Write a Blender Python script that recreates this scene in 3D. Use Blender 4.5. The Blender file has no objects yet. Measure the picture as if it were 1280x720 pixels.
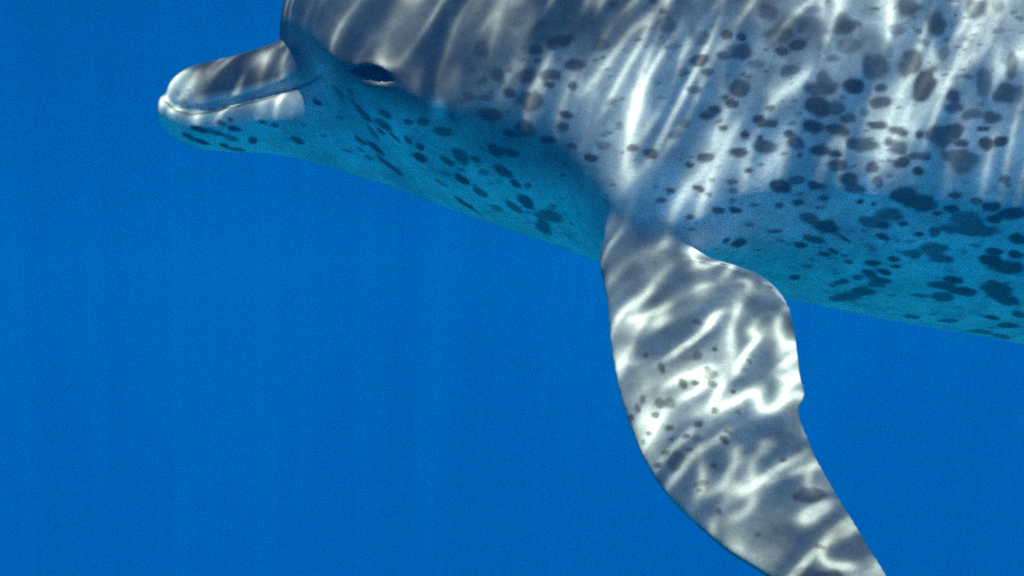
import bpy, bmesh, math
import numpy as np
from mathutils import Vector, Matrix, noise
from mathutils.bvhtree import BVHTree

S = bpy.context.scene
COL = S.collection
R = math.radians

# ------------------------------------------------------------------ camera
LENS, SENSOR = 67.2, 36.0
cam = bpy.data.objects.new('camera', bpy.data.cameras.new('camera'))
COL.objects.link(cam)
cam.location = (0, 0, 0)
cam.rotation_euler = (R(90), 0, 0)
cam.data.lens = LENS
cam.data.sensor_width = SENSOR
cam.data.clip_start = 0.05
cam.data.clip_end = 400
S.camera = cam

# ------------------------------------------------------------------ sky, sun, exposure
SUN_DIR = Vector((0.06, -0.43, 0.90)).normalized()         # towards the sun (after refraction at the surface)
W = bpy.data.worlds.new('World')
S.world = W
W.use_nodes = True
wn = W.node_tree
sky = wn.nodes.new('ShaderNodeTexSky')
sky.sky_type = 'NISHITA'
sky.sun_disc = False
sky.sun_elevation = math.asin(SUN_DIR.z)
sky.sun_rotation = math.atan2(SUN_DIR.x, SUN_DIR.y)
wn.links.new(sky.outputs[0], wn.nodes['Background'].inputs[0])
wn.nodes['Background'].inputs[1].default_value = 0.05

sun_data = bpy.data.lights.new('sun', 'SUN')
sun_data.energy = 5.0
sun_data.angle = R(0.25)
sun_data.color = (1.0, 0.83, 0.71)
sun = bpy.data.objects.new('sun', sun_data)
COL.objects.link(sun)
sun.rotation_euler = SUN_DIR.to_track_quat('Z', 'Y').to_euler()

S.view_settings.view_transform = 'Standard'
S.view_settings.look = 'None'
S.view_settings.gamma = 1
S.view_settings.use_curve_mapping = False
S.view_settings.exposure = -0.26
S.render.engine = 'CYCLES'
S.cycles.volume_bounces = 10
S.cycles.max_bounces = 12
S.cycles.diffuse_bounces = 4
S.cycles.transparent_max_bounces = 12
S.cycles.use_denoising = False
S.cycles.filter_width = 1.9

# ------------------------------------------------------------------ helpers
BODY_Y = 1.8                       # distance of the animal's mid plane
K = SENSOR / LENS / 1280           # ray slope per photo pixel

def ray(px, py):
    return Vector(((px - 640) * K, 1.0, (360 - py) * K))

def at(px, py, y=BODY_Y):
    return ray(px, py) * y

def on_plane(px, py, p0, n):
    d = ray(px, py)
    return d * (p0.dot(n) / d.dot(n))

def nd(nt, kind, **kw):
    n = nt.nodes.new(kind)
    for k, v in kw.items():
        setattr(n, k, v)
    return n

def mth(nt, op, a, b=None, c=None, clamp=False):
    n = nt.nodes.new('ShaderNodeMath')
    n.operation = op
    n.use_clamp = clamp
    for i, v in enumerate((a, b, c)):
        if v is None:
            continue
        if isinstance(v, (int, float)):
            n.inputs[i].default_value = v
        else:
            nt.links.new(v, n.inputs[i])
    return n.outputs[0]

# ------------------------------------------------------------------ water: surface sheet and body
SURF_Z = 1.1
SWELL_SEED = (3.8, 18.2)

def surface_material():
    """Rippled sea surface: a noise pattern in its transparent colour imitates the caustic light."""
    m = bpy.data.materials.new('sea_surface')
    m.use_nodes = True
    nt = m.node_tree
    nt.nodes.clear()
    out = nd(nt, 'ShaderNodeOutputMaterial')
    geo = nd(nt, 'ShaderNodeNewGeometry')
    def pattern(scale, rot, stretch, seed, detail=1.0, distort=0.0):
        """smooth noise over the sheet, drawn out along one ripple direction"""
        mp = nd(nt, 'ShaderNodeMapping', vector_type='TEXTURE')
        mp.inputs['Location'].default_value = (seed, seed * .7, seed * .31)
        mp.inputs['Rotation'].default_value = (0, 0, R(rot))
        mp.inputs['Scale'].default_value = (stretch, 1, 1)
        nt.links.new(geo.outputs['Position'], mp.inputs[0])
        nz = nd(nt, 'ShaderNodeTexNoise')
        nz.inputs['Scale'].default_value = scale
        nz.inputs['Detail'].default_value = detail
        nz.inputs['Roughness'].default_value = .45
        nz.inputs['Distortion'].default_value = distort
        nt.links.new(mp.outputs[0], nz.inputs['Vector'])
        return nz.outputs['Fac']
    def remap(v, a, b, lo, hi):
        r = nd(nt, 'ShaderNodeMapRange', interpolation_type='SMOOTHSTEP')
        for k, x in zip(('From Min', 'From Max', 'To Min', 'To Max'), (a, b, lo, hi)):
            r.inputs[k].default_value = x
        nt.links.new(v, r.inputs['Value'])
        return r.outputs[0]
    def crest(v, width):
        # thin bright line along the level set .5 of the pattern
        d = mth(nt, 'ABSOLUTE', mth(nt, 'SUBTRACT', v, .5))
        return mth(nt, 'EXPONENT', mth(nt, 'DIVIDE', d, -width))
    sx_, sy_ = SWELL_SEED
    swell = remap(pattern(4.6, 20, 1.3, sx_), .38, .62, .50, 1.4)
    glow = remap(pattern(20, 48, 1.9, sy_, 1.2, .3), .42, .68, .15, .95)
    line = mth(nt, 'MULTIPLY', crest(pattern(22, 58, 2.6, sy_ + 4, .6, .15), .025), remap(pattern(22, 30, 1.2, sy_ + 9), .40, .62, .1, 1.5))
    fine = mth(nt, 'MULTIPLY', crest(pattern(36, 42, 2.6, sy_ + 13, .6, .1), .034), remap(pattern(24, 70, 1.2, sy_ + 17), .38, .58, .08, 1.3))
    t = mth(nt, 'MULTIPLY_ADD', line, 4.3, glow)
    t = mth(nt, 'MULTIPLY_ADD', fine, 4.4, t)
    t = mth(nt, 'MULTIPLY_ADD', t, swell, .04)
    comb = nd(nt, 'ShaderNodeCombineColor')
    for i in range(3):
        nt.links.new(t, comb.inputs[i])
    tr = nd(nt, 'ShaderNodeBsdfTransparent')  # caustic streaks are tinted in here by noise, not bent by the ripples
    nt.links.new(comb.outputs[0], tr.inputs[0])
    gl = nd(nt, 'ShaderNodeBsdfGlossy')
    gl.inputs['Roughness'].default_value = .05
    mx = nd(nt, 'ShaderNodeMixShader')
    fr = nd(nt, 'ShaderNodeFresnel')          # seen from below: mirror beyond the critical angle
    fr.inputs['IOR'].default_value = 1.333
    nt.links.new(fr.outputs[0], mx.inputs[0])
    nt.links.new(tr.outputs[0], mx.inputs[1])
    nt.links.new(gl.outputs[0], mx.inputs[2])
    nt.links.new(mx.outputs[0], out.inputs['Surface'])
    return m

def water_surface():
    bm = bmesh.new()
    n, half = 160, 60.0
    grid = []
    for i in range(n + 1):
        row = []
        for j in range(n + 1):
            # finer cells near the animal
            u, v = i / n * 2 - 1, j / n * 2 - 1
            x, y = half * u * abs(u) ** 1.6, half * v * abs(v) ** 1.6 + 2
            z = SURF_Z + .03 * noise.noise(Vector((x * 1.3, y * 1.3, 0))) + .02 * noise.noise(Vector((x * 4, y * 4, 5)))
            row.append(bm.verts.new((x, y, z)))
        grid.append(row)
    for i in range(n):
        for j in range(n):
            bm.faces.new((grid[i][j], grid[i + 1][j], grid[i + 1][j + 1], grid[i][j + 1])).smooth = True
    me = bpy.data.meshes.new('water_surface')
    bm.to_mesh(me)
    bm.free()
    me.materials.append(surface_material())
    o = bpy.data.objects.new('water_surface', me)
    COL.objects.link(o)
    o['kind'] = 'structure'
    return o

def water_body():
    bm = bmesh.new()
    bmesh.ops.create_cube(bm, size=1)
    bmesh.ops.scale(bm, vec=(116, 116, 13), verts=bm.verts)
    bmesh.ops.translate(bm, vec=(0, 2, SURF_Z - .06 - 6.5), verts=bm.verts)
    me = bpy.data.meshes.new('water')
    bm.to_mesh(me)
    bm.free()
    m = bpy.data.materials.new('clear_blue_sea_water')
    m.use_nodes = True
    nt = m.node_tree
    nt.nodes.clear()
    out = nd(nt, 'ShaderNodeOutputMaterial')
    v = nd(nt, 'ShaderNodeVolumePrincipled')
    v.inputs['Color'].default_value = WATER_ALBEDO + (1,)
    v.inputs['Absorption Color'].default_value = WATER_ABSORB + (1,)
    v.inputs['Density'].default_value = WATER_DENSITY
    nt.links.new(v.outputs[0], out.inputs['Volume'])
    m.cycles.volume_sampling = 'DISTANCE'
    me.materials.append(m)
    o = bpy.data.objects.new('water', me)
    COL.objects.link(o)
    o['kind'] = 'structure'
    return o

WATER_ALBEDO = (.0, .066, .247)
WATER_ABSORB = (.0, .57, .715)
WATER_DENSITY = .19
SEABED_Z = -10.2

def seabed():
    # pale rippled sand far below, out of sight but throwing light up at the belly
    bm = bmesh.new()
    n, half = 90, 60.0
    grid = [[bm.verts.new((half * (i / n * 2 - 1), 2 + half * (j / n * 2 - 1),
             SEABED_Z + .5 * noise.noise(Vector((i * .21, j * .17, 2))))) for j in range(n + 1)] for i in range(n + 1)]
    for i in range(n):
        for j in range(n):
            bm.faces.new((grid[i][j], grid[i + 1][j], grid[i + 1][j + 1], grid[i][j + 1])).smooth = True
    me = bpy.data.meshes.new('seabed')
    bm.to_mesh(me)
    bm.free()
    m = bpy.data.materials.new('pale_sand')
    m.use_nodes = True
    nt = m.node_tree
    b = nt.nodes['Principled BSDF']
    tc = nd(nt, 'ShaderNodeTexCoord')
    nz = nd(nt, 'ShaderNodeTexNoise')
    nz.inputs['Scale'].default_value = 1.7
    nz.inputs['Detail'].default_value = 6
    cr = nd(nt, 'ShaderNodeValToRGB')
    cr.color_ramp.elements[0].color = (.42, .37, .35, 1)
    cr.color_ramp.elements[1].color = (.58, .51, .49, 1)
    nt.links.new(tc.outputs['Object'], nz.inputs['Vector'])
    nt.links.new(nz.outputs['Fac'], cr.inputs[0])
    nt.links.new(cr.outputs[0], b.inputs['Base Color'])
    b.inputs['Roughness'].default_value = .9
    me.materials.append(m)
    o = bpy.data.objects.new('seabed', me)
    COL.objects.link(o)
    o['kind'] = 'structure'

water_surface()
water_body()
seabed()

# ------------------------------------------------------------------ dolphin: shape
def smooth(a, b, x):
    t = np.clip((x - a) / (b - a), 0, 1)
    return t * t * (3 - 2 * t)

def interp(tab, xs):
    t = np.array(tab, float)
    # monotone-ish smooth interpolation: Catmull-Rom on the table (finite difference tangents)
    x, out = t[:, 0], []
    for c in range(1, t.shape[1]):
        y = t[:, c]
        d = np.diff(y) / np.diff(x)
        m = np.zeros_like(y)
        m[1:-1] = np.where(d[:-1] * d[1:] > 0, 2 * d[:-1] * d[1:] / (d[:-1] + d[1:] + 1e-12), 0)
        m[0], m[-1] = d[0], d[-1]
        i = np.clip(np.searchsorted(x, xs) - 1, 0, len(x) - 2)
        h = x[i + 1] - x[i]
        s = (xs - x[i]) / h
        out.append((2*s**3-3*s**2+1)*y[i] + (s**3-2*s**2+s)*h*m[i] + (-2*s**3+3*s**2)*y[i+1] + (s**3-s**2)*h*m[i+1])
    return out

SC = BODY_Y * K        # metres per photo pixel at the mid plane

def loft(bm, tab, xs, seg=96):
    """tab rows: x, top, bottom, y of greatest width (photo pixels), half width (mm), upper and lower exponent"""
    top, bot, mid, w, nu, nl = interp(tab, np.array(xs, float))
    rings = []
    for k, px in enumerate(xs):
        ring = []
        for j in range(seg):
            a = 2 * math.pi * j / seg
            c, s = math.cos(a), math.sin(a)
            e = nu[k] if s >= 0 else nl[k]
            yy = math.copysign(abs(c) ** (2 / e), c) * w[k] / 1000
            h = (mid[k] - top[k]) if s >= 0 else (bot[k] - mid[k])
            py = mid[k] - math.copysign(abs(s) ** (2 / e), s) * h
            ring.append(bm.verts.new(((px - 640) * SC, BODY_Y + yy, (360 - py) * SC)))
        rings.append(ring)
    for a, b in zip(rings, rings[1:]):
        for j in range(seg):
            bm.faces.new((a[j], a[(j + 1) % seg], b[(j + 1) % seg], b[j]))
    bm.faces.new(rings[0][::-1])
    bm.faces.new(rings[-1])

def frange(a, b, st):
    n = max(2, int(round((b - a) / st)) + 1)
    return [a + (b - a) * i / (n - 1) for i in range(n)]

TRUNK = [
    (350,   42,  50,  46,   5, 2, 2), (351,   30,  52,  41,  10, 2, 2), (353,  14,  55,  36,  18, 2, 2),
    (357,   -3,  59,  31,  29, 2, 2), (364,  -22,  65,  30,  43, 2, 2), (375, -42,  76,  36,  60, 2, 2),
    (390,  -60,  94,  47,  77, 2, 1.9), (410, -78, 122,  62,  94, 2, 1.8), (440, -98, 164,  82, 108, 2, 1.75),
    (470, -113, 202,  90, 117, 2, 1.75), (520, -132, 240, 102, 128, 2.05, 1.8), (600, -152, 275, 122, 146, 2.1, 1.85),
    (690, -169, 305, 150, 166, 2.1, 2.05), (730, -174, 320, 188, 174, 2.1, 2.5), (760, -178, 329, 230, 182, 2.15, 3.0), (800, -182, 338, 256, 188, 2.2, 3.2), (840, -184, 347, 252, 192, 2.2, 2.9),
    (900, -188, 359, 205, 197, 2.15, 2.2), (990, -192, 376, 176, 205, 2.1, 2.15), (1100, -194, 398, 165, 210, 2.1, 2.15),
    (1200, -194, 416, 165, 212, 2.1, 2.15), (1280, -192, 430, 168, 212, 2.1, 2.1), (1400, -186, 446, 204, 210, 2, 2),
    (1600, -165, 446, 190, 196, 2, 2), (1800, -130, 418, 170, 172, 2, 2), (2000, -90, 370, 150, 142, 2, 2),
    (2200, -45, 310, 135, 108, 2, 2), (2400, 0, 250, 125, 74, 2, 2), (2600, 40, 200, 118, 44, 2, 2),
    (2750, 65, 165, 113, 26, 2, 2), (2850, 80, 142, 110, 18, 2, 2), (2900, 95, 125, 110, 12, 2, 2)]
UPPER_JAW = [
    (209, 112, 124, 118,  5, 2, 2), (211, 106, 131, 119, 11, 2, 2), (216, 99, 137, 121, 17, 2, 2.2),
    (226,  90, 143, 124, 22, 2, 2.4), (240, 83, 147, 127, 26, 2.1, 2.6), (262, 77, 145, 126, 29, 2.1, 2.8),
    (300,  68, 137, 118, 32, 2.1, 2.8), (340, 55, 128, 106, 38, 2, 2.6), (358, 48, 123, 100, 43, 2, 2.5), (375, 44, 119, 94, 50, 2, 2.4),
    (400,  44, 112, 86, 64, 2, 2.2), (430, 50, 112, 84, 80, 2, 2.1), (470, 60, 112, 84, 84, 2, 2), (500, 70, 105, 86, 60, 2, 2)]
LOWER_JAW = [
    (198, 128, 147, 137,  5, 2, 2), (200, 122, 153, 136, 12, 2, 2), (204, 119, 159, 136, 18, 2, 2),
    (210, 122, 165, 138, 22, 2, 2), (220, 132, 173, 144, 26, 2, 2), (235, 141, 181, 149, 29, 2.4, 2),
    (255, 143, 187, 150, 31.5, 2.6, 1.9), (290, 136, 190, 145, 34.5, 2.6, 1.8), (330, 126, 191.5, 137, 39, 2.6, 1.75),
    (375, 114, 199, 126, 46.5, 2.6, 1.75), (410, 102, 209, 116, 58, 2.3, 1.75), (440, 92, 218, 110, 71, 2, 1.75),
    (480, 85, 230, 110, 86, 2, 1.8), (530, 90, 249, 115, 98, 2, 1.8), (600, 110, 274, 130, 100, 2, 1.8), (680, 130, 300, 160, 80, 2, 1.8)]

def blade(bm, rows, n_up, thick, seg=40, le=.30):
    """rows of (leading point, trailing point, thickness scale): an aerofoil loft, closed at both ends"""
    rings = []
    for lead, trail, th in rows:
        ring = []
        for j in range(seg):
            a = 2 * math.pi * j / seg
            u = (1 - math.cos(a)) / 2
            side = math.sin(a)
            prof = 2.0 * math.sqrt(max(u * (1 - u), 0)) * (1.18 - .75 * u)
            p = lead.lerp(trail, u) + n_up * ((prof * thick * th + .0020 * min(1, 5 * math.sqrt(max(u * (1 - u), 0)))) * (1 if side > 0 else -1) if 0 < j < seg and j != seg // 2 else 0)
            ring.append(bm.verts.new(p))
        rings.append(ring)
    for a, b in zip(rings, rings[1:]):
        for j in range(seg):
            bm.faces.new((a[j], a[(j + 1) % seg], b[(j + 1) % seg], b[j]))
    bm.faces.new(rings[0][::-1])
    bm.faces.new(rings[-1])

FLIP = [  # leading x,y ; trailing x,y (photo pixels), thickness scale
    (786, 190, 842, 200, 2.0), (772, 235, 852, 245, 2.2), (758, 280, 858, 285, 2.1), (746, 314, 860, 311, 1.95), (744, 336, 908, 326, 1.7), (748, 356, 948, 341, 1.45),
    (752, 380, 973, 360, 1.32), (757, 408, 988, 384, 1.25), (761, 430, 994, 410, 1.2), (765, 450, 998, 440, 1.15),
    (770, 475, 1001, 468, 1.1), (775, 495, 1007, 494, 1.05), (781, 514, 1000, 511, 1.0), (787, 532, 1002, 526, 1.0),
    (797, 558, 1014, 556, .98), (805, 575, 1022, 574, .95), (825, 608, 1038, 603, .9), (850, 637, 1054, 630, .84), (880, 665, 1070, 656, .78),
    (910, 690, 1086, 682, .7), (945, 712, 1102, 708, .62), (990, 742, 1120, 738, .52), (1040, 772, 1138, 766, .42),
    (1090, 799, 1152, 790, .3), (1130, 816, 1160, 808, .18), (1156, 824, 1164, 820, .06)]
FLIP_N = Vector((0.04, -.80, .60)).normalized()
FLIP_P0 = at(850, 335, BODY_Y - .176)

def flipper_rows():
    rows = []
    for i, (lx, ly, tx, ty, th) in enumerate(FLIP):
        L, T = on_plane(lx, ly, FLIP_P0, FLIP_N), on_plane(tx, ty, FLIP_P0, FLIP_N)
        if i < 4:        # the root runs up into the shoulder
            off = (.146, .158, .167, .172)[i]
            L, T = at(lx, ly, BODY_Y - off + (.04, .03, .014, .002)[i]), at(tx, ty, BODY_Y - off + (.045, .04, .03, .012)[i])
        rows.append((L, T, th))
    # resample for smoothness
    res = []
    for i in range(len(rows) - 1):
        p = [rows[max(0, min(len(rows) - 1, i + k))] for k in (-1, 0, 1, 2)]
        for s in range(4):
            t = s / 4
            def cr(a, b, c, d):
                return .5 * ((2 * b) + (c - a) * t + (2 * a - 5 * b + 4 * c - d) * t * t + (3 * b - a - 3 * c + d) * t ** 3)
            res.append((cr(*[q[0] for q in p]), cr(*[q[1] for q in p]), cr(*[q[2] for q in p])))
    res.append(rows[-1])
    return res

def build_raw():
    bm = bmesh.new()
    loft(bm, TRUNK, frange(350, 366, .5)[:-1] + frange(366, 440, 3)[:-1] + frange(440, 1300, 10)[:-1] + frange(1300, 2900, 25))
    loft(bm, UPPER_JAW, frange(209, 245, 1)[:-1] + frange(245, 500, 4))
    loft(bm, LOWER_JAW, frange(198, 240, 1)[:-1] + frange(240, 680, 5))
    rows = flipper_rows()
    blade(bm, rows, FLIP_N, .0095)
    # far flipper: mirrored, swung out level
    piv = Vector((rows[8][0].x, BODY_Y + .15, rows[8][0].z))
    rot = Matrix.Rotation(R(62), 3, 'X')
    def far(p):
        q = Vector((p.x, 2 * BODY_Y - p.y, p.z))
        return piv + rot @ (q - piv) + Vector((0, -.02, .07))
    nf = rot @ Vector((FLIP_N.x, -FLIP_N.y, FLIP_N.z))
    blade(bm, [(far(a), far(b), c) for a, b, c in rows], nf, .0095)
    # dorsal fin, swept back
    def D(px, py):
        return at(px, py)
    fin = [(1600, -120, 1960, -60, 2.4), (1640, -185, 1945, -140, 1.9), (1690, -235, 1925, -195, 1.5), (1745, -280, 1920, -245, 1.15),
           (1805, -320, 1930, -292, .8), (1865, -348, 1945, -330, .45), (1915, -362, 1962, -355, .15)]
    blade(bm, [(D(a, b), D(c, d), t) for a, b, c, d, t in fin], Vector((0, 1, 0)), .009)
    # flukes
    for s in (-1, 1):
        rows2 = []
        for lx, tx, w, t in ((2700, 2915, 0, 2.0), (2740, 2930, .05, 1.7), (2790, 2945, .11, 1.35), (2850, 2960, .17, 1.0), (2910, 2985, .22, .6), (2975, 3010, .255, .2)):
            a, b = at(lx, 110), at(tx, 112)
            rows2.append((a + Vector((0, s * w, 0)), b + Vector((0, s * w, 0)), t))
        blade(bm, rows2, Vector((0, 0, 1)), .008)
    bmesh.ops.recalc_face_normals(bm, faces=bm.faces)
    me = bpy.data.meshes.new('raw')
    bm.to_mesh(me)
    bm.free()
    return me

VOXEL = .0021
raw = build_raw()
tmp = bpy.data.objects.new('raw', raw)
COL.objects.link(tmp)
md = tmp.modifiers.new('remesh', 'REMESH')
md.mode = 'VOXEL'
md.voxel_size = VOXEL
md.use_smooth_shade = True
dg = bpy.context.evaluated_depsgraph_get()
body_me = bpy.data.meshes.new_from_object(tmp.evaluated_get(dg))
bpy.data.objects.remove(tmp)
bpy.data.meshes.remove(raw)
body_me.name = 'dolphin'

nv = len(body_me.vertices)
co = np.empty(nv * 3, np.float32); body_me.vertices.foreach_get('co', co); co = co.reshape(-1, 3).astype(np.float64)
ed = np.empty(len(body_me.edges) * 2, np.int32); body_me.edges.foreach_get('vertices', ed); ed = ed.reshape(-1, 2)
deg = np.bincount(ed.ravel(), minlength=nv).astype(float)[:, None]

def neighbour_mean(a):
    s = np.zeros_like(a)
    for c in range(a.shape[1]):
        s[:, c] = np.bincount(ed[:, 0], a[ed[:, 1], c], nv) + np.bincount(ed[:, 1], a[ed[:, 0], c], nv)
    return s / deg

def to_px(c):
    return 640 + c[:, 0] / c[:, 1] / K, 360 - c[:, 2] / c[:, 1] / K

def blob(center, rad):
    return np.exp(-((co - np.array(center)) ** 2).sum(1) / (rad * rad))

# soft tissue: smooth everything a little, the shoulder and the jaw corner more
root = Vector(on_plane(785, 308, FLIP_P0, FLIP_N))
rootf = Vector((root.x, 2 * BODY_Y - root.y, root.z))
w_root = np.maximum(blob(root, .058), blob(rootf, .10))
lead = np.maximum(blob(at(805, 262, BODY_Y - .17), .085), 0) + np.maximum(blob(on_plane(752, 322, FLIP_P0, FLIP_N), .05), 0)
corner = blob(at(425, 112, BODY_Y - .075), .035)
crease = .35 * blob(at(368, 72, BODY_Y - .035), .022) + .6 * blob(at(400, 88, BODY_Y - .07), .03)
wgt = np.clip(w_root * 1.0 + lead + corner + crease, 0, 1)[:, None]
for it in range(3):
    co += .5 * (neighbour_mean(co) - co)
ring = np.nonzero(wgt[:, 0] > .01)[0]
sub = ed[(wgt[ed[:, 0], 0] > .01) | (wgt[ed[:, 1], 0] > .01)]
loc = np.unique(sub); back = np.full(nv, -1); back[loc] = np.arange(len(loc))
se = back[sub]; sc_ = co[loc]; sw2 = np.where(wgt[loc] > .01, wgt[loc], 0)
sd = np.maximum(np.bincount(se.ravel(), minlength=len(loc)), 1)[:, None]
for it in range(110):
    mean = np.stack([np.bincount(se[:, 0], sc_[se[:, 1], c], len(loc)) + np.bincount(se[:, 1], sc_[se[:, 0], c], len(loc)) for c in range(3)], 1) / sd
    sc_ = sc_ + .6 * sw2 * (mean - sc_)
co[loc] = sc_
body_me.vertices.foreach_set('co', co.astype(np.float32).ravel())
body_me.update()

def normals():
    n = np.empty(nv * 3, np.float32)
    body_me.vertices.foreach_get('normal', n)
    return n.reshape(-1, 3).astype(np.float64)

lv = np.empty(len(body_me.loops), np.int32); body_me.loops.foreach_get('vertex_index', lv)
polys = lv.reshape(-1, 4).tolist() if len(lv) == 4 * len(body_me.polygons) else [tuple(p.vertices) for p in body_me.polygons]
bvh = BVHTree.FromPolygons(co.tolist(), polys)

def surf(px, py):
    d = ray(px, py).normalized()
    h = bvh.ray_cast(Vector((0, 0, 0)), d)
    return h[0], h[1]

def tangent_frame(px, py):
    p, n = surf(px, py)
    if p is None:
        return None
    # unit pixel steps carried onto the tangent plane
    def onto(x, y):
        d = ray(x, y)
        return d * (p.dot(n) / d.dot(n)) - p
    return p, n, onto(px + 1, py), onto(px, py + 1)

# ---- eye socket and lids (near side, mirrored to the far side)
EYE = (466, 91)
ep, en, eu, ev = tangent_frame(*EYE)
nrm = normals()
def local_uv(c, p, u, v, n):
    d = c - np.array(p)
    U, V, N = np.array(u), np.array(v), np.array(n)
    a = np.array([[U @ U, U @ V], [U @ V, V @ V]])
    inv = np.linalg.inv(a)
    pu, pv = d @ U, d @ V
    return inv[0, 0] * pu + inv[0, 1] * pv, inv[1, 0] * pu + inv[1, 1] * pv, d @ N

def lids(c):
    u, v, h = local_uv(c, ep, eu, ev, en)
    a = R(12)
    x, y = u * math.cos(a) + v * math.sin(a), -u * math.sin(a) + v * math.cos(a)
    near = np.abs(h) < .03
    bulge = .0045 * np.exp(-((x / 36) ** 2 + (y / 24) ** 2))
    lower = .0024 * np.exp(-((x - 7) / 19) ** 2 - ((y - 13.5) / 5.5) ** 2)
    upper = .0030 * np.exp(-(x / 26) ** 2 - ((y + 9) / 6) ** 2)
    slit = -.0115 * smooth(1.25, .7, np.abs(y - .006 * (x * x - 200)) / (7.2 * np.clip(1 - (x / 27) ** 2, 0, 1) + .6)) * (np.abs(x) < 28)
    return np.where(near, bulge + lower + upper + slit, 0)

mir = co.copy(); mir[:, 1] = 2 * BODY_Y - mir[:, 1]
disp = lids(co) + lids(mir)
# blowhole-free small relief: slow undulation of the blubber
co += nrm * disp[:, None]
body_me.vertices.foreach_set('co', co.astype(np.float32).ravel())
body_me.update()

# ------------------------------------------------------------------ dolphin: pigment
rng = np.random.default_rng(4)
def vnoise(c, scale, seed):
    """cheap value noise on the vertices"""
    p = c * scale + seed
    i = np.floor(p).astype(np.int64); f = p - i; f = f * f * (3 - 2 * f)
    def h(ix, iy, iz):
        n = (ix * 374761393 + iy * 668265263 + iz * 2147483647 * 7 + 1013) & 0xffffffff
        n = ((n ^ (n >> 13)) * 1274126177) & 0xffffffff
        return ((n ^ (n >> 16)) & 0xffff) / 65535.0
    r = 0
    for dx in (0, 1):
        for dy in (0, 1):
            for dz in (0, 1):
                wx = f[:, 0] if dx else 1 - f[:, 0]
                wy = f[:, 1] if dy else 1 - f[:, 1]
                wz = f[:, 2] if dz else 1 - f[:, 2]
                r = r + wx * wy * wz * h(i[:, 0] + dx, i[:, 1] + dy, i[:, 2] + dz)
    return r

X = 640 + co[:, 0] / SC            # body coordinates in photo-pixel units at the mid plane
Z = 360 - co[:, 2] / SC
side = np.abs(co[:, 1] - BODY_Y)
nz1 = vnoise(co, 22, 3.3); nz2 = vnoise(co, 60, 9.1); nz3 = vnoise(co, 160, 1.7)
wob = (nz1 - .5) * 60 + (nz2 - .5) * 22

pale = np.array((.71, .71, .72)); grey = np.array((.33, .325, .32)); dark = np.array((.150, .148, .148)); white = np.array((.80, .79, .74))

# dark cape above a wandering line
cx = [100, 350, 420, 480, 560, 640, 720, 800, 900, 1000, 1280, 1600, 2000, 3100]
cy = [90, 60, 78, 104, 140, 130, 95, 62, 40, 25, 0, -40, 60, 300]
cape = smooth(40, -30, Z - np.interp(X, cx, cy) + wob)
# mid-grey flank that pales towards the belly
bx = [100, 350, 480, 560, 640, 760, 900, 1100, 1280, 1700, 3100]
by = [150, 110, 150, 190, 215, 270, 230, 215, 215, 260, 320]
flank = smooth(60, -60, Z - np.interp(X, bx, by) + wob * .6)
fk = np.interp(X, [700, 900], [.45, .72])[:, None]
colr = pale[None] * (1 - flank[:, None]) + (pale[None] * fk + grey[None] * (1 - fk)) * flank[:, None]
cs = (cape * np.interp(X, [350, 650, 900], [.95, .92, .74]))[:, None]
colr = colr * (1 - cs) + dark[None] * cs
# dark stripe from the eye to the flipper
sx = [440, 480, 560, 640, 700, 760, 800]; sy = [92, 112, 150, 182, 215, 275, 320]; sw_ = [14, 22, 34, 36, 36, 34, 24]
dd = np.abs(Z - np.interp(X, sx, sy)) / np.interp(X, sx, sw_)
stripe = np.clip(.35 + 1.3 * (nz2 - .2), .1, 1) * np.exp(-dd ** 2) * smooth(425, 470, X) * smooth(860, 790, X)
colr = colr * (1 - (.62 * stripe[:, None])) + dark[None] * .7 * .62 * stripe[:, None]
# beak: grey top, white tip and lips
beak = smooth(372, 352, X) * (Z < 205)
mouth = np.interp(X, [205, 225, 245, 262, 300, 340, 375, 412], [125, 141, 147, 144.5, 137, 127.5, 117, 104])
upper_b = beak * (Z < mouth)
beak_pale = smooth(24, 10, mouth - Z + wob * .15)[:, None]
colr = np.where(upper_b[:, None] > 0, colr * (1 - beak[:, None]) + beak[:, None] * (dark * (.55 + .6 * nz2[:, None]) * (1 - beak_pale) + pale * .9 * beak_pale), colr)
tip = smooth(262, 226, X + wob * .35) * (Z < 205)
colr = colr * (1 - .85 * tip[:, None]) + white[None] * .85 * tip[:, None]
lip = np.clip(.45 + 1.1 * (nz2 - .3), .2, 1) * np.exp(-((Z - mouth - 5) / 5.5) ** 2) * smooth(388, 335, X) * (Z > mouth - 1) * np.interp(X, [240, 262, 292, 312], [1, .45, .5, 1])
colr = colr * (1 - .9 * lip[:, None]) + white[None] * .9 * lip[:, None]
# flipper: plain slate grey
FP0, FN = np.array(FLIP_P0), np.array(FLIP_N)
pxs, pys = to_px(co)
near_pl = np.abs((co - FP0) @ FN) < .03
left = co[:, 1] < BODY_Y
flip = smooth(235, 345, pys + 30 * (nz2 - .5)) * near_pl * left * smooth(.115, .15, BODY_Y - co[:, 1] + .3 * (pys > 395)) * smooth(728, 745, pxs) * np.where(pys < 325, smooth(890, 830, pxs), 1) * (pxs < 3 + np.interp(pys, [300, 325, 330, 342, 360, 384, 410, 440, 560, 700], [860, 860, 892, 930, 960, 984, 994, 1010, 1040, 1200]))
far_f = (~left) * (co[:, 1] > BODY_Y + .215)
fl = np.maximum(flip, far_f.astype(float))[:, None]
colr = colr * (1 - fl) + (grey * .78 + pale * .20 * nz1[:, None]) * fl
for a_, k_ in ((nz1, .22), (nz2, .20), (nz3, .16)):
    colr *= (1 + k_ * (a_ - .5) * 2)[:, None]

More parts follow.
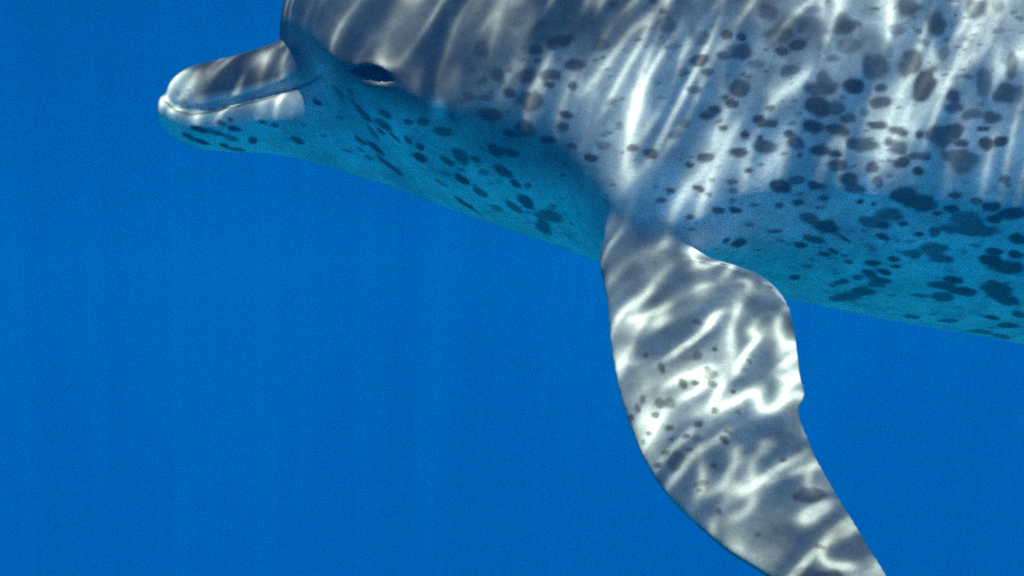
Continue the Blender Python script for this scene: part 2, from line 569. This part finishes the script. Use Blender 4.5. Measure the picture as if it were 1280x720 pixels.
SPOTS = [tuple(float(q) for q in s.split(',')) for s in '''
248,161,10,4.5,20 236,171,9,3.5,25 252,177,9,3.5,20 269,165,12,4,10 276,154,6,3.5,15 288,149,4,3.5,20 294,161,8,4,12 289,173,10,4,18
316,176,6,5,15 296,187,11,3,8 281,182,5,3,15 329,153,7,3.5,20 344,156,5,3,20 276,168,12,2.5,12 230,127,5,4,0,.5 223,118,3,3,0,.4 236,112,3,2,0,.4
397,128,7,3.5,30 425,147,5,3,15,.7 373,176,9,4,25 343,157,5,3,25 380,156,3,3,0,.5 452,140,16,4,48 466,165,11,2.5,55 482,143,7,4,35
479,156,13,5,35 494,172,9,3,45 476,164,6,2.5,40 511,152,6,3.5,15 529,152,9,5,10 509,175,7,3.5,40 525,184,6,3.5,30 525,197,8,5,30
450,175,9,3,35 451,187,6,2,35 471,186,14,3,38 462,198,6,3,35,.7 487,207,17,3.5,38 404,170,4,2.5,10,.6 432,188,7,2.5,20,.6 423,114,8,3,50,.8 437,114,6,3,45,.7
555,165,13,6,15 613,143,13,8,15 662,126,17,11,12 638,116,10,6,15 657,160,13,8,12 638,167,10,4.5,12 707,143,9,6,10 704,159,8,6,10 687,175,9,4.5,5
715,183,7,3,10 738,197,9,5,5 621,189,12,7,25 641,192,9,5,15 576,197,12,6.5,45 558,201,11,4,30 593,199,6,3,30 577,224,10,4,32 600,240,10,4.5,35
630,215,12,5.5,30 644,229,8,4,30 659,232,5,4,0,.7 605,215,6,3,20,.7 644,260,13,4.5,32 658,253,12,5.5,30 686,271,17,6,8 679,285,13,7,40
579,253,20,2.5,35 621,260,8,3,30,.7 551,229,10,2,35,.7 557,217,8,2.5,15,.7 690,258,5,4,0,.6 715,108,6,4,20 687,106,7,3.5,0 576,212,6,2,25,.7 614,229,4,2.5,20,.6
670,62,8,7,0 676,29,7,5,0,.7 702,51,17,8,-15 691,57,10,6,10 719,81,12,7,-5 751,57,11,7,0,.8 687,93,14,7,0 659,94,11,8,0 622,93,8,7,0,.8
637,117,8,6,0 687,106,6,3,0 716,106,5,4,0 601,62,9,10,0,.7 672,76,5,3,0 765,6,7,4,0,.6 605,122,11,4,0,.7 762,128,8,4,-20,.6 758,167,10,4,-15,.7
752,181,9,5,0,.7 585,121,7,5,0,.6 604,101,5,5,0,.6 637,88,4,4,0,.6 774,157,6,6,0,.7
834,31,11,8,0,.8 830,14,6,4,0 873,76,12,7,-3 884,90,7,4,0 867,111,12,5.5,0,.85 874,47,12,9,0,.7 909,43,7,5,0 927,46,6,5,0 905,69,9,6,0 927,65,15,10,-5
944,80,11,5,0,.7 924,111,13,10,0 906,121,5,3,0 915,129,9,5,0 895,137,8,6,0 884,145,8,4.5,0 855,155,6,5,0,.7 845,168,8,5,-20,.8 904,160,6,3.5,0
931,168,6,3.5,0 963,135,5,3.5,0 958,155,13,5,-3 948,150,8,5,0 954,183,17,8,3 924,190,12,6,0 883,197,10,5,0 790,185,7,4,0 813,192,8,6,20 837,57,4,4,0,.6
972,46,18,11,-10,.9 958,14,14,11,0,.7 996,57,12,7,-10 977,64,9,6,0 988,89,12,6,-20,.85 1031,61,10,8,0,.5 1055,30,13,13,0,.75 1062,57,18,9,-5,.8
1024,110,20,9,0,.9 1030,99,10,10,0 1021,133,15,14,10 1046,135,13,8,15 1066,107,13,9,0 1060,147,10,6,10 1099,128,14,6.5,-10 1096,156,13,5.5,3 1016,158,13,8,8
1046,162,14,6,12 985,167,8,5,0 995,178,12,8,20 1024,188,13,6.5,5 1078,182,20,9,3 1045,193,9,4,0 1094,83,16,14,0,.8 1102,110,7,5,0 1080,140,7,6,0,.6
992,126,5,2.5,0,.7 1053,122,4,3,0,.6 1112,178,7,6,0 1000,194,4,2.5,0 950,172,5,3,0 978,126,2.5,2,0,.6
1138,79,13,17,35,.95 1155,106,12,24,25 1192,121,8,7,0 1192,136,12,6,-5 1215,144,13,6,-5,.8 1241,146,12,7,-5 1177,169,22,13,-5 1194,164,10,9,0 1202,179,10,4,0
1229,161,8,3.5,0 1231,178,9,8,0 1252,176,9,6,-10 1124,164,12,6,10 1230,105,10,20,5,.8 1256,117,14,11,0,.9 1273,117,10,11,0,.8 1136,8,13,10,0,.8 1170,30,12,16,-10,.85
1219,11,14,12,0,.85 1122,36,12,8,0,.6 1248,5,8,10,0,.8 1265,80,8,16,10,.7 1122,126,6,6,0,.4 1149,168,6,5,0 1122,185,10,8,0 1149,195,14,4,0 1199,195,20,8,0 1180,65,6,9,15,.8
862,206,5,3,0 936,213,6,3,0 915,227,7,3,0 838,238,7,4.5,15 827,250,7,3.5,0 874,236,8,4,20 886,243,6,2.5,30 899,263,9,4.5,10 919,263,9,4,10 863,272,6,4,0
942,256,8,3,0,.7 937,281,6,2.5,0,.7 908,300,5,3,-20 923,304,9,5.5,-12 970,289,11,2.5,-3 974,233,14,7,12 974,257,7,4,5 952,206,5,3,0,.6 890,225,4,2.5,0,.6 916,239,5,2.5,0,.7 916,250,4,2.5,0,.7
997,225,10,5,0 1019,231,11,5.5,8 1046,207,14,7,3 1061,226,15,8,10 1068,236,14,6,5 1090,209,9,6.5,0 1097,227,8,6,0 997,253,8,4,0 1029,248,6,3.5,0 1000,242,5,2.5,0,.6
1022,259,4,2.5,0,.7 1013,274,15,7,16 1033,283,14,8,16 1017,299,13,4,12 1000,306,8,3.5,8 1031,318,8,3,5 1042,314,7,2.5,30 1057,299,9,2.5,30 1061,328,6,3,10 1010,333,5,2.5,0,.7 993,347,6,3,0
1014,324,4,2,0,.5 1051,353,10,3,-5 1040,357,5,2.5,0 1060,371,24,5,-7 1078,364,15,5,2 1072,347,6,3,5 1088,342,10,4,25 1098,350,12,4,15 1091,329,9,3,3 1097,356,10,3,5 1076,252,5,3,0
1092,255,5,3,0 1095,278,20,7,12 1106,267,9,7,0 1104,296,10,4,15 1086,307,6,2,15,.7 1106,340,10,4,12 977,301,6,2,15,.7 985,305,4,2,15,.6
1131,247,17,10,8 1154,254,18,9,15 1113,268,17,9,5 1104,282,8,6,0 1205,201,17,13,-5 1194,244,8,4,0 1221,251,8,4.5,0 1239,258,10,6,0 1188,261,11,4.5,0 1255,225,8,5,0
1210,275,17,11,10 1212,288,34,7,3 1168,290,8,5.5,5 1266,268,18,7,-8 1244,274,10,4.5,0 1273,299,12,6,15 1168,310,17,7,5 1174,322,18,7,12 1140,317,13,5.5,3
1242,314,12,4,5 1270,318,10,4.5,5 1239,326,14,7,10 1255,333,22,8,8 1192,350,11,4,10 1178,357,18,4.5,10 1206,365,16,5.5,8 1178,371,14,5,10 1248,364,22,9,18
1259,375,17,7,12 1273,393,10,4,8 1241,397,10,2.5,5 1259,407,14,3,5 1228,415,18,3,8 1252,421,12,2.5,10 1185,401,11,2.5,3 1140,396,9,2.5,3 1150,369,12,2.5,5,.7
1114,369,6,2,0,.6 1104,351,10,4,5 1107,341,9,4,12 1118,324,8,3.5,5 1120,333,6,2.5,0 1105,297,8,3,0 1127,203,10,6,0 1147,214,8,6,0 1154,196,11,5,0 1122,301,5,2,10,.7
1149,293,6,2.5,0 1219,307,9,2,5,.7 1205,314,5,3.5,0,.5 1136,302,7,2,5,.7 1129,280,7,3,0 1172,266,7,3,0
807,444,4,3.5,0 827,460,4,7,-20 873,403,8,3,20,.7 871,444,7,6,0,.9 862,441,14,9,0,.5 884,463,5,5,0 853,479,5,7,-25 890,479,8,4,30 893,437,4,3,0 916,490,3.5,3,0
931,462,5,2.5,20,.7 937,452,5,2.5,50,.8 838,504,7,6,30 824,504,5,6,0 820,519,5,4.5,0 803,499,3.5,6,0 789,522,3.5,4,0 797,511,4,6,-20 873,530,6,4.5,0 837,535,5,3.5,0
893,513,4,4,0 839,550,3,3,0 858,545,5,4,0 871,548,7,5,0,.7 832,566,5,4,0 905,550,6,4,45 845,576,9,13,20,.8 862,562,4,3,0 891,582,4,3,0,.8 811,542,4,3,0 804,553,3.5,4,0
822,582,5,4,0 923,515,5,2.5,45,.6 911,540,6,2.5,20,.7 899,639,5,3.5,20 873,613,3,2.5,0 947,668,3.5,3,0
'''.split()]

spot_c = np.zeros(nv)
order = np.argsort(co[:, 0]); xs_sorted = co[order, 0]
def close(p, r):
    sl = order[np.searchsorted(xs_sorted, p[0] - r):np.searchsorted(xs_sorted, p[0] + r)]
    return sl[np.abs(co[sl] - p).max(1) < r]
nrm = normals()
jit = (nz3 - .5) * .50 + (nz2 - .5) * .30        # ragged outlines

def stamp(p, n, u, v, rx, ry, ang, strength, halo=.0):
    """one pigment spot: an ellipse lying in the skin around p (u, v = surface steps)"""
    p_ = np.array(p)
    rad = max(rx, ry) * max(u.length, v.length) * 1.7 + .002
    idx = close(p_, rad)
    if not len(idx):
        return
    idx = idx[nrm[idx] @ np.array(n) > -.1]
    a, b, h = local_uv(co[idx], p, u, v, n)
    t = R(ang)
    x, y = a * math.cos(t) + b * math.sin(t), -a * math.sin(t) + b * math.cos(t)
    q = np.sqrt((x / rx) ** 2 + (y / ry) ** 2) + jit[idx]
    e = max(.27, 1.6 / min(rx, ry) * .45)
    s = strength * smooth(1 + e, 1 - e, q)
    spot_c[idx] = np.maximum(spot_c[idx], s)

for s in SPOTS:
    x, y, rx, ry, ang = s[:5]
    st = s[5] if len(s) > 5 else 1.0
    f = tangent_frame(x, y)
    if f is None:
        continue
    stamp(*f, rx * (1.05 if x > 520 else 1.15), ry * (1.08 if x > 520 else .9), ang, st * (.74 + .26 * rng.random()))

# freckles between the large spots, and spots on the rest of the animal (back, far side, tail stock)
vis = (nrm[:, 1] < .1) & (pxs > 195) & (pxs < 1290) & (pys > -5) & (pys < 440) & left
cand = np.nonzero(vis & (X > 560) & (Z > 40) & (flip < .1))[0]
def scatter(idx_pool, count, r0, r1, s0, s1):
    for i in rng.choice(idx_pool, count):
        n = Vector(nrm[i]); p = Vector(co[i])
        u = Vector((1, 0, 0)) - n * n.x
        if u.length < .2:
            continue
        u.normalize(); v = n.cross(u)
        r = r0 + (r1 - r0) * rng.random() ** 2
        stamp(p, n, u * .001, v * .001, r * (1.0 + .8 * rng.random()), r * .75, rng.uniform(-20, 25), rng.uniform(s0, s1))
scatter(cand, 420, 1.0, 2.6, .35, .8)
rest = np.nonzero(~vis & (X > 520) & (X < 2500) & (far_f < .5))[0]
scatter(rest, 420, 3, 17, .6, 1)
top_v = np.nonzero(vis & (X > 800) & (Z < 130))[0]
scatter(top_v, 60, 1.5, 5, .4, .8)

mott = smooth(.52, .72, vnoise(co * np.array((1, 1, 1.25)), 34, 21.7) * .7 + nz2 * .3) * smooth(820, 930, X) * smooth(150, 60, Z) * (fl[:, 0] < .2)
colr *= (1 - .62 * mott)[:, None]
spot_col = np.array((.066, .062, .060))
colr = colr * (1 - .93 * spot_c[:, None]) + spot_col[None] * .93 * spot_c[:, None]

# pale flecks on the dark cape
pale_c = np.zeros(nv)
keep = spot_c; spot_c = pale_c
cape_i = np.nonzero((cape > .5) & (X > 780) & (X < 2300))[0]
scatter(cape_i, 240, 2, 9, .25, .6)
pale_c = spot_c; spot_c = keep
colr = colr * (1 - .6 * pale_c[:, None]) + pale[None] * .6 * pale_c[:, None]

# old rake scars: fine parallel pale lines
def scar_or_light(pts, wpx, k):
    global colr
    for (x0, y0), (x1, y1) in zip(pts, pts[1:]):
        m_ = 14
        for t in range(m_):
            f = tangent_frame(x0 + (x1 - x0) * t / m_, y0 + (y1 - y0) * t / m_)
            if f is None:
                continue
            p = np.array(f[0]); r = wpx * SC
            idx = close(p, r * 3)
            wv = k * np.exp(-((co[idx] - p) ** 2).sum(1) / (r * r))
            colr[idx] = colr[idx] * (1 - wv[:, None]) + pale[None] * wv[:, None]
for k in range(6):
    scar_or_light([(738 + k * 3, 192 - k * 6), (770 + k * 2, 184 - k * 6), (805, 166 - k * 7)], 1.5, .17)
scar_or_light([(700, 205), (712, 160), (716, 130)], 1.4, .05)
for k in range(4):
    scar_or_light([(1120 + k * 7, 300 + k * 2), (1150 + k * 8, 275 + k * 3), (1190 + k * 6, 262 + k * 4)], 1.2, .07)
    scar_or_light([(905 + k * 5, 150 + k * 3), (925 + k * 5, 118 + k * 2)], 1.2, .08)
    scar_or_light([(520 + k * 4, 60), (530 + k * 5, 20)], 1.2, .06)
for x_, y_ in ((543, 131), (550, 129), (553, 136), (545, 141), (552, 143)):  # no scar: caustic light patch behind the eye, painted into the pigment
    scar_or_light([(x_ - 1, y_), (x_ + 1, y_)], 5, .09)

fold_shade = [(846, 320), (870, 323), (892, 325), (915, 332), (938, 342), (957, 353)]
for (x0, y0), (x1, y1) in zip(fold_shade, fold_shade[1:]):      # shade of the fold behind the flipper, painted into the skin colour
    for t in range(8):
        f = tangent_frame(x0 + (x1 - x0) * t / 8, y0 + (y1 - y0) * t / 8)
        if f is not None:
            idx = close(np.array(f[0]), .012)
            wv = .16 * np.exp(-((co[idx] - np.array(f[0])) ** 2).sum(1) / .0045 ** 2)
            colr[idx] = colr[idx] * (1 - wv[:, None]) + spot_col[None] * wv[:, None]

# the mouth line and the dark eyelid margin
mx = np.exp(-((Z - mouth) / 2.0) ** 2) * (X > 207) * smooth(416, 408, X) * (side < .075)
colr = colr * (1 - .75 * mx[:, None]) + dark[None] * .3 * mx[:, None]
for c_ in (co, mir):
    u, v, h = local_uv(c_, ep, eu, ev, en)
    a = R(12)
    x, y = u * math.cos(a) + v * math.sin(a), -u * math.sin(a) + v * math.cos(a)
    ok = np.abs(h) < .03
    k = np.where(ok, np.exp(-(x / 44) ** 2 - ((y - 2) / 20) ** 2), 0) * .85
    colr = colr * (1 - k[:, None]) + dark[None] * .4 * k[:, None]
    k = np.where(ok, np.exp(-((x - 8) / 17) ** 2 - ((y - 13.5) / 5.0) ** 2), 0) * .6
    colr = colr * (1 - k[:, None]) + np.array((.11, .095, .085))[None] * k[:, None]

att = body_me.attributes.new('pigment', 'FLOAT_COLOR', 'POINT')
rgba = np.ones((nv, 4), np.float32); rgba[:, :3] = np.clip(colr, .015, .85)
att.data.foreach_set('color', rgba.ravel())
body_me.polygons.foreach_set('use_smooth', np.ones(len(body_me.polygons), bool))

def skin_material():
    m = bpy.data.materials.new('dolphin_skin')
    m.use_nodes = True
    nt = m.node_tree
    b = nt.nodes['Principled BSDF']
    at_ = nd(nt, 'ShaderNodeAttribute', attribute_name='pigment')
    tc = nd(nt, 'ShaderNodeTexCoord')
    nz = nd(nt, 'ShaderNodeTexNoise')
    nz.inputs['Scale'].default_value = 420
    nz.inputs['Detail'].default_value = 3
    nt.links.new(tc.outputs['Object'], nz.inputs['Vector'])
    mr = nd(nt, 'ShaderNodeMapRange')
    mr.inputs['From Min'].default_value = .3
    mr.inputs['From Max'].default_value = .7
    mr.inputs['To Min'].default_value = .86
    mr.inputs['To Max'].default_value = 1.12
    nt.links.new(nz.outputs['Fac'], mr.inputs['Value'])
    sc = nd(nt, 'ShaderNodeVectorMath', operation='SCALE')
    nt.links.new(at_.outputs['Color'], sc.inputs[0])
    nt.links.new(mr.outputs[0], sc.inputs['Scale'])
    nt.links.new(sc.outputs[0], b.inputs['Base Color'])
    b.inputs['Roughness'].default_value = .55
    b.inputs['Specular IOR Level'].default_value = .12
    bp = nd(nt, 'ShaderNodeBump')
    bp.inputs['Strength'].default_value = .12
    bp.inputs['Distance'].default_value = .002
    n2 = nd(nt, 'ShaderNodeTexNoise')
    n2.inputs['Scale'].default_value = 120
    nt.links.new(tc.outputs['Object'], n2.inputs['Vector'])
    nt.links.new(n2.outputs['Fac'], bp.inputs['Height'])
    nt.links.new(bp.outputs[0], b.inputs['Normal'])
    return m

body_me.materials.append(skin_material())
dolphin = bpy.data.objects.new('dolphin', None)
COL.objects.link(dolphin)
body = bpy.data.objects.new('body', body_me)
COL.objects.link(body)
body.parent = dolphin
dolphin['label'] = 'grey spotted dolphin swimming in blue water, pale belly, one flipper hanging down'
dolphin['category'] = 'dolphin'

# eyes: dark almond eyeballs set into the lids
def eye_material():
    m = bpy.data.materials.new('dark_eye')
    m.use_nodes = True
    nt = m.node_tree
    b = nt.nodes['Principled BSDF']
    tc = nd(nt, 'ShaderNodeTexCoord')
    nz = nd(nt, 'ShaderNodeTexNoise')
    nz.inputs['Scale'].default_value = 200
    cr = nd(nt, 'ShaderNodeValToRGB')
    cr.color_ramp.elements[0].color = (.010, .011, .013, 1)
    cr.color_ramp.elements[1].color = (.030, .026, .024, 1)
    nt.links.new(tc.outputs['Object'], nz.inputs['Vector'])
    nt.links.new(nz.outputs['Fac'], cr.inputs[0])
    nt.links.new(cr.outputs[0], b.inputs['Base Color'])
    b.inputs['Roughness'].default_value = .4
    b.inputs['Specular IOR Level'].default_value = .2
    return m
em = eye_material()
def eye(mirror):
    bm = bmesh.new()
    bmesh.ops.create_uvsphere(bm, u_segments=32, v_segments=20, radius=1)
    a = R(12)
    ax = (eu * math.cos(a) + ev * math.sin(a)).normalized()
    an = en.normalized()
    ay = an.cross(ax).normalized()
    c = ep - an * .0042
    for v in bm.verts:
        q = v.co.copy()
        w = c + ax * q.x * .0170 + ay * q.y * .0064 + an * q.z * .0060
        if mirror:
            w.y = 2 * BODY_Y - w.y
        v.co = w
    if mirror:
        bmesh.ops.reverse_faces(bm, faces=bm.faces)
    for f in bm.faces:
        f.smooth = True
    me = bpy.data.meshes.new('eye')
    bm.to_mesh(me)
    bm.free()
    me.materials.append(em)
    o = bpy.data.objects.new('eye', me)
    COL.objects.link(o)
    o.parent = dolphin
eye(False)
eye(True)
